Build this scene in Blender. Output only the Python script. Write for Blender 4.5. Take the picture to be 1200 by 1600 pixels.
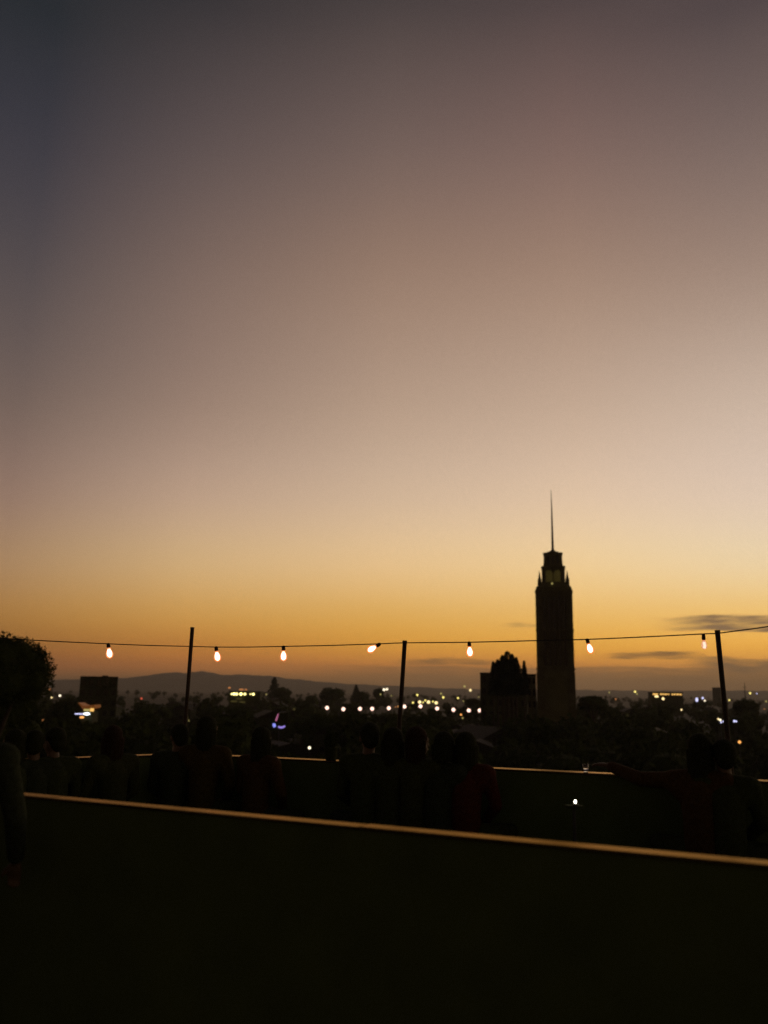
import bpy, bmesh, math, random
from mathutils import Vector, Matrix
random.seed(11)
scn = bpy.context.scene
for o in list(bpy.data.objects): bpy.data.objects.remove(o)

# ---------------------------------------------------------------- camera
F, HOR = 1400.0, 1081.0            # focal length and horizon row, in pixels of the 1200x1600 photograph
PIT = math.atan((HOR-800)/F); ROLL = .012
DECK, ZC = 15.0, 16.6              # roof terrace 15 m above the ground, eye 1.6 m above it
cd = bpy.data.cameras.new('camera'); cam = bpy.data.objects.new('camera', cd)
scn.collection.objects.link(cam); scn.camera = cam
cam.location = (0, 0, ZC); cam.rotation_euler = (Matrix.Rotation(math.pi/2+PIT, 3, 'X') @ Matrix.Rotation(ROLL, 3, 'Z')).to_euler()
cd.sensor_fit = 'VERTICAL'; cd.sensor_height = 36; cd.lens = 36*F/1600
cd.clip_start = .05; cd.clip_end = 40000
cd.dof.use_dof = True; cd.dof.focus_distance = 9.0; cd.dof.aperture_fstop = 1.55

# ---------------------------------------------------------------- view
scn.render.resolution_x = 768; scn.render.resolution_y = 1024
scn.view_settings.view_transform = 'Standard'; scn.view_settings.look = 'None'
scn.view_settings.exposure = 0; scn.view_settings.gamma = 1
scn.render.dither_intensity = 2.0
scn.cycles.volume_bounces = 2

def ray(px, py):
    a, b = (px-600)/F, (800-py)/F
    cx, cy = a*math.cos(ROLL)-b*math.sin(ROLL), a*math.sin(ROLL)+b*math.cos(ROLL)
    return Vector((cx, math.cos(PIT)-cy*math.sin(PIT), math.sin(PIT)+cy*math.cos(PIT)))
def at(px, py, Y):
    r = ray(px, py); return Vector((0, 0, ZC))+r*(Y/r.y)
def on_z(px, py, z):
    r = ray(px, py); return Vector((0, 0, ZC))+r*((z-ZC)/r.z)
def lin(c):
    c = c/255.; return c/12.92 if c <= .04045 else ((c+.055)/1.055)**2.4
def L3(t): return (lin(t[0]), lin(t[1]), lin(t[2]))

# ---------------------------------------------------------------- sky (world)
world = bpy.data.worlds.new('World'); scn.world = world; world.use_nodes = True
wn, wl = world.node_tree.nodes, world.node_tree.links
wn.clear()
def N(t, **k):
    n = wn.new(t)
    for a, v in k.items(): setattr(n, a, v)
    return n
def M(op, a, b=None, c=None):
    n = N('ShaderNodeMath', operation=op)
    for i, v in enumerate((a, b, c)):
        if v is None: continue
        if isinstance(v, (int, float)): n.inputs[i].default_value = v
        else: wl.new(v, n.inputs[i])
    return n.outputs[0]
def MR(v, a, b, c, d, kind='SMOOTHSTEP'):
    n = N('ShaderNodeMapRange', interpolation_type=kind); n.clamp = True
    wl.new(v, n.inputs['Value'])
    for k, x in zip(('From Min', 'From Max', 'To Min', 'To Max'), (a, b, c, d)): n.inputs[k].default_value = x
    return n.outputs[0]
def MIX(f, a, b):
    n = N('ShaderNodeMix', data_type='RGBA')
    if isinstance(f, (int, float)): n.inputs[0].default_value = f
    else: wl.new(f, n.inputs[0])
    for s, v in ((n.inputs[6], a), (n.inputs[7], b)):
        if isinstance(v, tuple): s.default_value = (*v, 1)
        else: wl.new(v, s)
    return n.outputs[2]
tc = N('ShaderNodeTexCoord'); sx = N('ShaderNodeSeparateXYZ'); wl.new(tc.outputs['Generated'], sx.inputs[0])
az = M('MULTIPLY', M('ARCTAN2', sx.outputs[0], sx.outputs[1]), 180/math.pi)
el = M('MULTIPLY', M('ARCSINE', sx.outputs[2]), 180/math.pi)
fac = M('DIVIDE', M('ADD', el, 5.0), 95.0)
SKYX = (20, 300, 600, 900, 1180)
SKY = {  # dusk afterglow by height above the horizon (rows) and bearing (columns)
 0:    ((40,44,49), (58,54,56), (74,65,64), (83,70,69), (84,72,72)),
 230:  ((62,60,67), (95,82,80), (116,97,90), (127,103,95), (126,107,100)),
 430:  ((85,77,78), (125,105,96), (150,124,108), (160,133,116), (161,138,124)),
 630:  ((115,98,90), (152,128,113), (180,154,133), (194,168,146), (202,180,161)),
 780:  ((146,119,102), (186,157,132), (207,179,149), (222,194,163), (222,199,175)),
 880:  ((165,130,94), (204,168,120), (225,188,137), (236,202,149), (234,207,163)),
 960:  ((164,118,62), (200,150,80), (218,168,90), (232,184,106), (238,192,114)),
 1010: ((140,92,46), (180,120,56), (207,147,62), (222,163,72), (233,173,80)),
 1040: ((130,84,50), (164,108,58), (182,126,66), (196,140,70), (196,146,78)),
 1060: ((98,70,46), (118,84,54), (140,101,60), (146,108,66), (140,106,66)),
 1078: ((80,60,44), (92,68,48), (104,76,52), (110,82,56), (108,82,56)),
}
CORR = {0: (0.95, 0.97, 1.0), 430: (1.06, 1.05, 1.05), 630: (1.08, 1.07, 1.08), 780: (1.14, 1.13, 1.15), 880: (1.22, 1.22, 1.22), 960: (1.35, 1.32, 1.21), 1010: (1.63, 1.53, 1.1), 1040: (1.99, 1.61, 1.09), 1060: (1.39, 1.25, 1.0), 1078: (1.39, 1.25, 1.0)}   # makes up for what the haze takes out of the low sky
def cor(y):
    k = sorted(CORR)
    for a, b in zip(k, k[1:]):
        if a <= y <= b: return tuple(CORR[a][i]+(CORR[b][i]-CORR[a][i])*(y-a)/(b-a) for i in range(3))
    return (1, 1, 1)
YS = [0, 60, 120, 175, 230, 290, 350, 410, 470, 530, 580, 630, 680, 730, 780, 820, 855, 885, 915, 945, 970, 990, 1010, 1025, 1040, 1060, 1078]
def spl(kv, y):
    for i in range(len(kv)-1):
        if kv[i][0] <= y <= kv[i+1][0]: break
    x1, p1 = kv[i]; x2, p2 = kv[i+1]; x0, p0 = kv[max(i-1, 0)]; x3, p3 = kv[min(i+2, len(kv)-1)]
    t = (y-x1)/(x2-x1); o = []
    for k in range(3):
        m1 = (p2[k]-p0[k])/max(x2-x0, 1)*(x2-x1); m2 = (p3[k]-p1[k])/max(x3-x1, 1)*(x2-x1)
        o.append(max(0, (2*t**3-3*t*t+1)*p1[k]+(t**3-2*t*t+t)*m1+(-2*t**3+3*t*t)*p2[k]+(t**3-t*t)*m2))
    return tuple(o)
ramps, azs = [], []
for ci, px in enumerate(SKYX):
    cr = N('ShaderNodeValToRGB'); wl.new(fac, cr.inputs[0]); r = cr.color_ramp
    st = []
    ys = list(SKY); kv = [(y, tuple(a*b for a, b in zip(L3(SKY[y][ci]), cor(y)))) for y in ys]
    for y in YS:
        d = ray(px, y).normalized(); st.append(((math.degrees(math.asin(d.z))+5)/95, spl(kv, y)))
    hi = st[0][1]
    st += [((58+5)/95, tuple(v*.38 for v in hi)), (1.0, tuple(v*.2 for v in hi)), (0.0, tuple(v*.5 for v in st[-1][1]))]
    st.sort(key=lambda s: s[0])
    r.elements[0].position = st[0][0]; r.elements[0].color = (*st[0][1], 1)
    r.elements[1].position = st[-1][0]; r.elements[1].color = (*st[-1][1], 1)
    for p, c in st[1:-1]:
        e = r.elements.new(p); e.color = (*c, 1)
    ramps.append(cr.outputs[0]); d = ray(px, 750); azs.append(math.degrees(math.atan2(d.x, d.y)))
col = ramps[0]
for i in range(1, 5):
    col = MIX(MR(az, azs[i-1], azs[i], 0, 1, 'LINEAR'), col, ramps[i])
# clouds: thin dusk stratus, as factors over the afterglow
cmb = N('ShaderNodeCombineXYZ'); wl.new(M('MULTIPLY', az, .16), cmb.inputs[0]); wl.new(M('MULTIPLY', el, 1.5), cmb.inputs[1])
nz = N('ShaderNodeTexNoise'); wl.new(cmb.outputs[0], nz.inputs['Vector'])
nz.inputs['Scale'].default_value = 1.0; nz.inputs['Detail'].default_value = 6; nz.inputs['Roughness'].default_value = .6
nfac = nz.outputs['Fac'] if 'Fac' in nz.outputs else nz.outputs[0]
cmb2 = N('ShaderNodeCombineXYZ'); wl.new(M('MULTIPLY', az, .5), cmb2.inputs[0]); wl.new(M('MULTIPLY', el, 4.5), cmb2.inputs[1]); cmb2.inputs[2].default_value = 3.3
nz2 = N('ShaderNodeTexNoise'); wl.new(cmb2.outputs[0], nz2.inputs['Vector'])
nz2.inputs['Scale'].default_value = 1.0; nz2.inputs['Detail'].default_value = 5
n2 = nz2.outputs['Fac'] if 'Fac' in nz2.outputs else nz2.outputs[0]
warp = M('MULTIPLY', M('SUBTRACT', nfac, .5), .9)
elw = M('ADD', el, warp)
def EL(y, x=600): return math.degrees(math.asin(ray(x, y).normalized().z))
def AZ(x, y=1000):
    d = ray(x, y); return math.degrees(math.atan2(d.x, d.y))
def band(x0, x1, x2, x3, ytop, ybot, soft, dens, color, n=n2, tilt=0.0):
    """a cloud between bearings x0..x3 (full between x1 and x2) and rows ytop..ybot"""
    global col
    xm = (x1+x2)/2
    e = M('ADD', elw, M('MULTIPLY', M('SUBTRACT', az, AZ(xm)), -tilt)) if tilt else elw
    a = M('MULTIPLY', MR(az, AZ(x0), AZ(x1), 0, 1), MR(az, AZ(x2), AZ(x3), 1, 0))
    t, b = EL(ytop, xm), EL(ybot, xm)
    v = M('MULTIPLY', MR(e, t-soft, t+soft, 1, 0), MR(e, b-soft, b+soft, 0, 1))
    k = MR(n, .28, .6, .45, 1)
    col = MIX(M('MULTIPLY', M('MULTIPLY', M('MULTIPLY', a, v), k), dens), col, L3(color))
band(430, 700, 1500, 1700, 1044, 1100, .09, .62, (146, 108, 70), tilt=0)
band(1060, 1130, 1500, 1700, 1026, 1052, .10, .97, (150, 112, 72))
band(600, 660, 740, 800, 1030, 1039, .08, .8, (150, 106, 62))
band(930, 985, 1040, 1120, 1021, 1031, .07, .95, (146, 104, 62), tilt=.03)
band(1010, 1120, 1500, 1700, 958, 984, .09, 1.0, (150, 118, 84))
band(780, 812, 834, 870, 977, 982, .07, .5, (180, 138, 82))
mt_ = N('ShaderNodeTexNoise'); wl.new(tc.outputs['Generated'], mt_.inputs['Vector']); mt_.inputs['Scale'].default_value = 620; mt_.inputs['Detail'].default_value = 1
mo = MR(mt_.outputs['Fac'] if 'Fac' in mt_.outputs else mt_.outputs[0], .25, .75, .955, 1.045, 'LINEAR')
back = MR(M('ABSOLUTE', az), 35, 130, 1, .22)
vm = N('ShaderNodeVectorMath', operation='SCALE'); wl.new(col, vm.inputs[0]); wl.new(M('MULTIPLY', back, mo), vm.inputs['Scale'])
SUN_EL, SUN_AZ = 0.5, 14.0
sky = N('ShaderNodeTexSky', sky_type='NISHITA'); sky.sun_disc = False
sky.sun_elevation = math.radians(SUN_EL); sky.sun_rotation = math.radians(SUN_AZ)
bgA = N('ShaderNodeBackground'); wl.new(vm.outputs[0], bgA.inputs[0]); bgA.inputs[1].default_value = 1.0
bgB = N('ShaderNodeBackground'); wl.new(sky.outputs[0], bgB.inputs[0]); bgB.inputs[1].default_value = .0
ad = N('ShaderNodeAddShader'); wl.new(bgA.outputs[0], ad.inputs[0]); wl.new(bgB.outputs[0], ad.inputs[1])
wo = N('ShaderNodeOutputWorld'); wl.new(ad.outputs[0], wo.inputs[0])

# the sun has just set: only a trace of direct light from its bearing
sl = bpy.data.lights.new('sun', 'SUN'); sl.energy = .02; sl.angle = math.radians(8); sl.color = (1, .62, .35)
so = bpy.data.objects.new('sun', sl); scn.collection.objects.link(so)
so.rotation_euler = (math.radians(90-SUN_EL), 0, math.radians(180-SUN_AZ))

# ---------------------------------------------------------------- materials
def mat(name, color, rough=.8, var=.25, scale=6.0, spec=.3, metallic=0.0, bump=0.0, tint=None):
    m = bpy.data.materials.new(name); m.use_nodes = True
    n, l = m.node_tree.nodes, m.node_tree.links; b = n['Principled BSDF']
    tx = n.new('ShaderNodeTexCoord'); nt = n.new('ShaderNodeTexNoise'); nt.inputs['Scale'].default_value = scale
    nt.inputs['Detail'].default_value = 5
    l.new(tx.outputs['Object'], nt.inputs['Vector'])
    r = n.new('ShaderNodeValToRGB'); l.new(nt.outputs[0], r.inputs[0])
    r.color_ramp.elements[0].position = .3; r.color_ramp.elements[1].position = .7
    r.color_ramp.elements[0].color = (*[c*(1-var) for c in color], 1); r.color_ramp.elements[1].color = (*[min(1, c*(1+var)) for c in color], 1)
    l.new(r.outputs[0], b.inputs['Base Color'])
    b.inputs['Roughness'].default_value = rough; b.inputs['Metallic'].default_value = metallic
    b.inputs['Specular IOR Level'].default_value = spec
    if tint: b.inputs['Specular Tint'].default_value = (*tint, 1)
    if bump:
        bp = n.new('ShaderNodeBump'); bp.inputs['Strength'].default_value = bump; bp.inputs['Distance'].default_value = .01
        l.new(nt.outputs[0], bp.inputs['Height']); l.new(bp.outputs[0], b.inputs['Normal'])
    return m
def glow(name, color, strength, near=False):
    m = bpy.data.materials.new(name); m.use_nodes = True; b = m.node_tree.nodes['Principled BSDF']
    b.inputs['Base Color'].default_value = (.04, .04, .03, 1)
    b.inputs['Emission Color'].default_value = (*color, 1); b.inputs['Emission Strength'].default_value = strength
    if not near: m.cycles.emission_sampling = 'NONE'
    return m
MT = dict(
 ground=mat('ground_earth', (.012, .013, .005), scale=.02, var=.4), hill=mat('hill_scrub', (.06, .055, .035), scale=.004, var=.4),
 deck=mat('deck_boards', (.09, .12, .036), rough=.85, scale=3), wall=mat('wall_render', (.092, .124, .036), rough=.9, var=.12, scale=3, bump=.3),
 cap=mat('cap_painted_metal', (.2, .14, .075), rough=.27, var=.4, scale=1.7, metallic=1.0, tint=(.60, .44, .27), bump=.03),
 pole=mat('pole_paint', (.045, .03, .02), rough=.6, scale=20, spec=.3), cable=mat('cable_rubber', (.02, .02, .02), rough=.6),
 socket=mat('socket_plastic', (.05, .03, .025), rough=.5),
 stone=mat('tower_stone', (.15, .135, .06), scale=.25, var=.25), stoned=mat('tower_stone_trim', (.12, .105, .05), scale=.5),
 block=mat('building_render', (.05, .055, .02), scale=.15), roof=mat('roof_tile', (.035, .03, .018), scale=.6), glass=mat('dark_glass', (.02, .022, .02), rough=.15, spec=.5),
 leaf=mat('foliage', (.045, .058, .014), scale=.5, var=.4, rough=.9, spec=.1), conif=mat('foliage_conifer', (.035, .045, .02), scale=.8, var=.4, rough=.9, spec=.1),
 bark=mat('bark', (.06, .045, .03), scale=2), metal=mat('lamp_post_metal', (.08, .08, .07), rough=.5),
 bench=mat('bench_wood', (.06, .045, .03), scale=9), table=mat('table_metal', (.05, .05, .05), rough=.5),
 skin=mat('skin', (.16, .10, .06), rough=.55, var=.06), hair=mat('hair', (.026, .028, .012), rough=.9, scale=60, spec=.08),
 hairb=mat('hair_brown', (.035, .02, .01), rough=.9, scale=60, spec=.08),
 black=mat('cloth_black', (.045, .055, .02), rough=.95, scale=40, spec=.1), navy=mat('cloth_navy', (.038, .046, .024), rough=.95, scale=40, spec=.1),
 red=mat('cloth_red', (.085, .024, .012), rough=.9, scale=40, spec=.1), brown=mat('cloth_brown', (.075, .042, .015), rough=.9, scale=40, spec=.1),
 ochre=mat('cloth_ochre', (.07, .05, .014), rough=.9, scale=40, spec=.1), olive=mat('cloth_olive', (.05, .056, .02), rough=.95, scale=40, spec=.1),
 jean=mat('cloth_denim', (.04, .045, .03), rough=.95, scale=60, spec=.1), shoe=mat('shoe_leather', (.02, .018, .015), rough=.6),
)
WARM = (1, .62, .36)
GL = dict(
 bulb=glow('bulb_core', (1, .56, .40), 16.0, True), rim=glow('bulb_collar_glow', (1, .30, .10), .8, True),
 dimbulb=glow('bulb_core_dim', (1, .66, .5), 2.2, True), dimrim=glow('bulb_glass_dim', (1, .42, .24), .75),
 pink=glow('lamp_pink_white', (1, .64, .50), 2.3), white=glow('lamp_white', (1, .86, .60), 1.9), cool=glow('lamp_cool_white', (.62, .62, .95), 1.6),
 cream=glow('lamp_cream', (1, .76, .34), 1.8), yellow=glow('lamp_yellow', (.95, .78, .20), 1.9), dimy=glow('lamp_dim_yellow', (.62, .52, .16), .7),
 orange=glow('lamp_orange', (1, .42, .10), 1.5), dimo=glow('lamp_dim_orange', (1, .38, .12), .45), redl=glow('lamp_red', (1, .14, .07), .9),
 neonb=glow('neon_blue', (.30, .33, 1), 1.0), neonl=glow('neon_lavender', (.42, .30, .95), .75), neonp=glow('neon_magenta', (.75, .22, .42), .55),
 win=glow('window_lit_amber', (1, .55, .14), 1.1), winy=glow('window_lit_yellow', (1, .85, .3), 3.0), wind=glow('window_lit_dim', (.5, .40, .10), .10),
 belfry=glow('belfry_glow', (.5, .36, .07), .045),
 canopy=glow('canopy_light_white', (.8, .85, .9), 3.2), ember=glow('roof_ember_glow', (.9, .25, .04), .12), tea=glow('tea_light_flame', (1, .92, .7), 7, True),
)

# ---------------------------------------------------------------- mesh helpers
class MB:
    def __init__(s): s.v, s.f = [], []
    def box(s, c, h, R=None):
        k = len(s.v)
        for z in (-1, 1):
            for x, y in ((-1, -1), (1, -1), (1, 1), (-1, 1)):
                p = Vector((x*h[0], y*h[1], z*h[2]))
                if R is not None: p = R @ p
                s.v.append(Vector(c)+p)
        for q in ((3, 2, 1, 0), (4, 5, 6, 7), (0, 1, 5, 4), (1, 2, 6, 5), (2, 3, 7, 6), (3, 0, 4, 7)): s.f.append([k+i for i in q])
        return s
    def tube(s, pts, rad, n=8, cap=True):
        pts = [Vector(p) for p in pts]
        if not isinstance(rad, (list, tuple)): rad = [rad]*len(pts)
        k0 = len(s.v)
        for i, p in enumerate(pts):
            d = (pts[min(i+1, len(pts)-1)]-pts[max(i-1, 0)]).normalized()
            a = Vector((0, 0, 1)) if abs(d.z) < .9 else Vector((1, 0, 0))
            u = d.cross(a).normalized(); w = u.cross(d)
            for j in range(n):
                t = 2*math.pi*j/n; s.v.append(p+(u*math.cos(t)+w*math.sin(t))*rad[i])
        for i in range(len(pts)-1):
            for j in range(n):
                a, b = k0+i*n+j, k0+i*n+(j+1) % n; s.f.append([a, b, b+n, a+n])
        if cap:
            s.f.append([k0+j for j in range(n)][::-1]); e = k0+(len(pts)-1)*n; s.f.append([e+j for j in range(n)])
        return s
    def ell(s, c, r, nu=12, nv=8, R=None):
        k = len(s.v); c = Vector(c)
        for i in range(nv+1):
            ph = math.pi*i/nv
            for j in range(nu):
                t = 2*math.pi*j/nu
                p = Vector((r[0]*math.sin(ph)*math.cos(t), r[1]*math.sin(ph)*math.sin(t), r[2]*math.cos(ph)))
                s.v.append(c+(R @ p if R is not None else p))
        for i in range(nv):
            for j in range(nu):
                a, b = k+i*nu+j, k+i*nu+(j+1) % nu; s.f.append([a, a+nu, b+nu, b])
        return s
    def quad(s, c, u, w):
        k = len(s.v); s.v += [c-u-w, c+u-w, c+u+w, c-u+w]; s.f.append([k, k+1, k+2, k+3]); return s
    def prism(s, prof, a0, a1, axis=1):
        """profile in the two other axes, extruded along axis from a0 to a1"""
        k = len(s.v); n = len(prof)
        for a in (a0, a1):
            for p in prof:
                q = list(p); q.insert(axis, a); s.v.append(Vector(q))
        s.f.append(list(range(k, k+n))); s.f.append(list(range(k+n, k+2*n))[::-1])
        for i in range(n): j = (i+1) % n; s.f.append([k+j, k+i, k+n+i, k+n+j])
        return s
    def build(s, name, m, parent=None, loc=None, smooth=False):
        o0 = Vector(loc) if loc is not None else Vector((0, 0, 0))
        me = bpy.data.meshes.new(name); me.from_pydata([tuple(v-o0) for v in s.v], [], s.f); me.validate(); me.update()
        bm = bmesh.new(); bm.from_mesh(me); bmesh.ops.remove_doubles(bm, verts=bm.verts, dist=1e-5); bmesh.ops.recalc_face_normals(bm, faces=bm.faces); bm.to_mesh(me); bm.free()
        me.materials.append(m)
        if smooth:
            for p in me.polygons: p.use_smooth = True
        o = bpy.data.objects.new(name, me); scn.collection.objects.link(o); o.location = o0
        if parent: o.parent = parent
        return o
def tag(o, label, cat, group=None):
    o['label'] = label; o['category'] = cat
    if group: o['group'] = group
    return o
def thing(name, label, cat, loc=(0, 0, 0), rz=0.0, group=None):
    o = bpy.data.objects.new(name, None); scn.collection.objects.link(o); o.location = loc; o.rotation_euler = (0, 0, rz)
    o.empty_display_size = .2
    return tag(o, label, cat, group)
def struct(o): o['kind'] = 'structure'; return o
def bevel(o, w, seg=2):
    b = o.modifiers.new('bevel', 'BEVEL'); b.width = w; b.segments = seg; b.limit_method = 'ANGLE'; return o

# ---------------------------------------------------------------- ground and hills
def hsh(x, y): return math.sin(x*.0071+y*.0043)*.5+math.sin(x*.0023-y*.0091+1.7)*.3+math.sin(x*.017+y*.013)*.2
g = MB(); NX, NY = 60, 50
for j in range(NY+1):
    for i in range(NX+1):
        x = -11000+22000*i/NX; y = -2500+13900*j/NY; g.v.append(Vector((x, y, 0)))
for j in range(NY):
    for i in range(NX): a = j*(NX+1)+i; g.f.append([a, a+1, a+NX+2, a+NX+1])
struct(g.build('ground', MT['ground']))
prof = [(-700, 1066), (-300, 1068), (-100, 1066), (60, 1063), (100, 1061), (127, 1060.5), (185, 1060), (215, 1059), (240, 1056), (258, 1052.5), (275, 1051), (290, 1052), (302, 1049.5), (315, 1048.5), (328, 1051),
        (345, 1054), (372, 1053.5), (400, 1054.5), (425, 1056.5), (450, 1060), (480, 1063), (520, 1067), (560, 1069.5), (620, 1072), (700, 1075.5), (800, 1077.5), (1000, 1079), (1300, 1079.5), (1900, 1080)]
h = MB(); cols = []
D0 = 8500.0
pxs = [-700+2600*i/520 for i in range(521)]
def yp(px):
    for (a, ya), (b, yb) in zip(prof, prof[1:]):
        if a <= px <= b: return ya+(yb-ya)*(px-a)/(b-a)
    return 1080
rows = [(-2200, 0), (-1700, .16), (-1200, .38), (-800, .58), (-400, .82), (0, 1), (400, .85), (900, .5), (1500, .2), (2100, 0)]
for dd, k in rows:
    for px in pxs:
        top = max(4, at(px, yp(px)+.5*math.sin(px*.13)+.35*math.sin(px*.37+1), D0).z)
        x = (px-600)/F*D0/math.cos(PIT)*(1+.0)
        x = at(px, 1060, D0).x
        h.v.append(Vector((x, D0+dd+160*math.sin(px*.02), top*k*(1+.10*hsh(px*30, dd*2) if k < 1 else 1)-1*(k == 0))))
W = len(pxs)
for j in range(len(rows)-1):
    for i in range(W-1): a = j*W+i; h.f.append([a, a+1, a+W+1, a+W])
struct(h.build('hills', MT['hill'], smooth=True))

# ---------------------------------------------------------------- roof terrace
A = on_z(290, 1177, DECK+1.0); B = on_z(1200, 1220, DECK+1.0); Lft = on_z(100, 1184, DECK+1.0)
A.z = B.z = Lft.z = DECK
ub = (B-A).normalized(); nb = Vector((-ub.y, ub.x, 0))       # nb points outwards (away from the camera)
ul = (Lft-A).normalized(); nl = Vector((ul.y, -ul.x, 0))
B2 = B+ub*4.5; L2 = A+ul*6.5
Nn = on_z(35, 1240, DECK+1.07); Nf = on_z(1200, 1348, DECK+1.07); Nn.z = Nf.z = DECK
un = (Nf-Nn).normalized(); nn = Vector((-un.y, un.x, 0))
N0 = Nn-un*5.0; N1 = Nf+un*5.0
# building under the terrace
pts = [A+nb*.12+nl*.12, B2+nb*.12, Vector((9.5, -9, DECK)), Vector((-12, -9, DECK)), L2+nl*.12]
bm_ = MB(); k = len(pts)
for z in (0, DECK-.3):
    for p in pts: bm_.v.append(Vector((p.x, p.y, z)))
for i in range(k): j = (i+1) % k; bm_.f.append([i, j, k+j, k+i])
bm_.f.append(list(range(k, 2*k)))
ob = bm_.build('building', MT['block']); tag(ob, 'dark building whose roof terrace the view is taken from', 'building')
dk = MB()
for z in (DECK-.296, DECK):
    for p in pts: dk.v.append(Vector((p.x, p.y, z)))
dk.f += [list(range(k))[::-1], list(range(k, 2*k))]
for i in range(k): j = (i+1) % k; dk.f.append([i, j, k+j, k+i])
struct(dk.build('roof_terrace', MT['deck']))

def bar(mb, a, b, z0, z1, hw, off=0.0):
    d = (b-a).normalized(); n = Vector((-d.y, d.x, 0)); c = (a+b)/2+n*off
    R = Matrix.Rotation(math.atan2(d.y, d.x), 3, 'Z')
    mb.box((c.x, c.y, (z0+z1)/2), ((b-a).length/2, hw, (z1-z0)/2), R); return mb
def low_wall(name, label, a, b, top, hw, seg):
    t = thing(name, label, 'wall', (a+b)/2)
    def P(o): o.parent = t; o.matrix_parent_inverse = t.matrix_basis.inverted(); return o
    t.matrix_basis = Matrix.Translation((a+b)/2)
    P(bar(MB(), a, b, DECK+.002, DECK+top-.014, hw-.012).build('wall_body', MT['wall']))
    L = (b-a).length; d = (b-a).normalized(); x = 0.0; cp = []
    while x < L-.01:                                        # metal capping in lengths butted with a thin gap
        e = min(L, x+seg); cp.append((x, e)); x = e
    for x, e in cp:
        o = P(bar(MB(), a+d*(x+.001), a+d*(e-.001), DECK+top-.014, DECK+top+random.uniform(-.0012, .0012), hw).build('wall_cap', MT['cap'])); bevel(o, .004)
    return t
low_wall('parapet_wall', 'low terrace parapet with pale capping running from the corner to the right behind the people', A, B2, 1.0, .078, 2.0)
low_wall('parapet_wall', 'short left run of terrace parapet with pale capping beyond the corner', A+ul*.09, L2, 1.0, .078, 2.0)
low_wall('half_wall', 'near half wall whose pale cap crosses the dark terrace as a long slanting line', N0, N1, 1.07, .047, 1.75)

def on_wall(px, py, off=0.0):
    """point of the view ray on the vertical plane over the far parapet (right run or left run)"""
    r = ray(px, py); o = Vector((0, 0, ZC))
    best = None
    for base, nrm, side in ((A, nb, 1), (A, nl, -1)):
        t = ((base+nrm*off-o).dot(nrm))/r.dot(nrm); p = o+r*t
        if (side == 1) == (px >= 290): best = p
    return best
# ---------------------------------------------------------------- poles, cable and bulbs
def rope_pole(px0, py0, px1, py1, label):
    top = on_wall(px0, py0, .2); low = on_wall(px1, py1, .2)
    d = (top-low).normalized(); bot = low-d*((low.z-(DECK+.2))/d.z)
    t = thing('light_pole', label, 'pole', bot, group='poles holding the string lights'); t.matrix_basis = Matrix.Translation(bot)
    for nm, o in (('pole_shaft', MB().tube([bot-d*.0, top], .0195, 12).build('pole_shaft', MT['pole'])),
                  ('pole_clamp', MB().box(bot+d*.35, (.045, .045, .02)).build('pole_clamp', MT['metal'])),
                  ('pole_clamp', MB().box(bot+d*.7, (.045, .045, .02)).build('pole_clamp', MT['metal'])),
                  ('pole_cap', MB().tube([top-d*.004, top+d*.012], .0212, 12).build('pole_cap', MT['metal']))):
        o.parent = t; o.matrix_parent_inverse = t.matrix_basis.inverted()
    return top
rope_pole(300.5, 982, 291, 1110, 'leftmost dark light pole, beside the far hills')
rope_pole(632.5, 1003, 623, 1150, 'middle dark light pole, left of the tower')
rope_pole(1121, 987, 1137, 1150, 'rightmost dark light pole, leaning right of the tower')
WP = [(-160, 990), (-60, 994), (65, 1001), (170, 1006), (235, 1008.5), (298, 1010), (338, 1011), (390, 1011), (443, 1010), (515, 1008.5), (592, 1006), (632, 1004.5), (733, 1003.5), (838, 1001), (917, 999), (1000, 995.5), (1099, 990.5), (1121, 989.5), (1160, 984.5), (1200, 979), (1300, 962)]
cp = [on_wall(x, y, .2) for x, y in WP]
# smooth the hand-measured points into a cable
pts_c = []
for i in range(len(cp)-1):
    p0, p1, p2, p3 = cp[max(i-1, 0)], cp[i], cp[i+1], cp[min(i+2, len(cp)-1)]
    for q in range(8):
        t = q/8; pts_c.append(.5*((2*p1)+(p2-p0)*t+(2*p0-5*p1+4*p2-p3)*t*t+(3*p1-p0-3*p2+p3)*t**3))
pts_c.append(cp[-1])
tag(MB().tube(pts_c, .0052, 6).build('string_light_cable', MT['cable'], loc=cp[0]), 'thin dark cable of the string lights slung between the poles', 'cable')
def amber(name, c, e, k):
    m = bpy.data.materials.new(name); m.use_nodes = True; n, l = m.node_tree.nodes, m.node_tree.links; n.clear()
    a, b, x, o = n.new('ShaderNodeBsdfTransparent'), n.new('ShaderNodeEmission'), n.new('ShaderNodeMixShader'), n.new('ShaderNodeOutputMaterial')
    b.inputs[0].default_value = (*c, 1); b.inputs[1].default_value = e; x.inputs[0].default_value = k
    l.new(a.outputs[0], x.inputs[1]); l.new(b.outputs[0], x.inputs[2]); l.new(x.outputs[0], o.inputs[0]); m.cycles.emission_sampling = 'NONE'; return m
AMB = amber('amber_glass_glow', (1, .24, .07), 1.25, .72); AMBD = amber('pale_pink_glass_glow', (1, .5, .36), .8, .55)   # tinted bulb shells emit on their own, painting in the coloured halo
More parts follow.
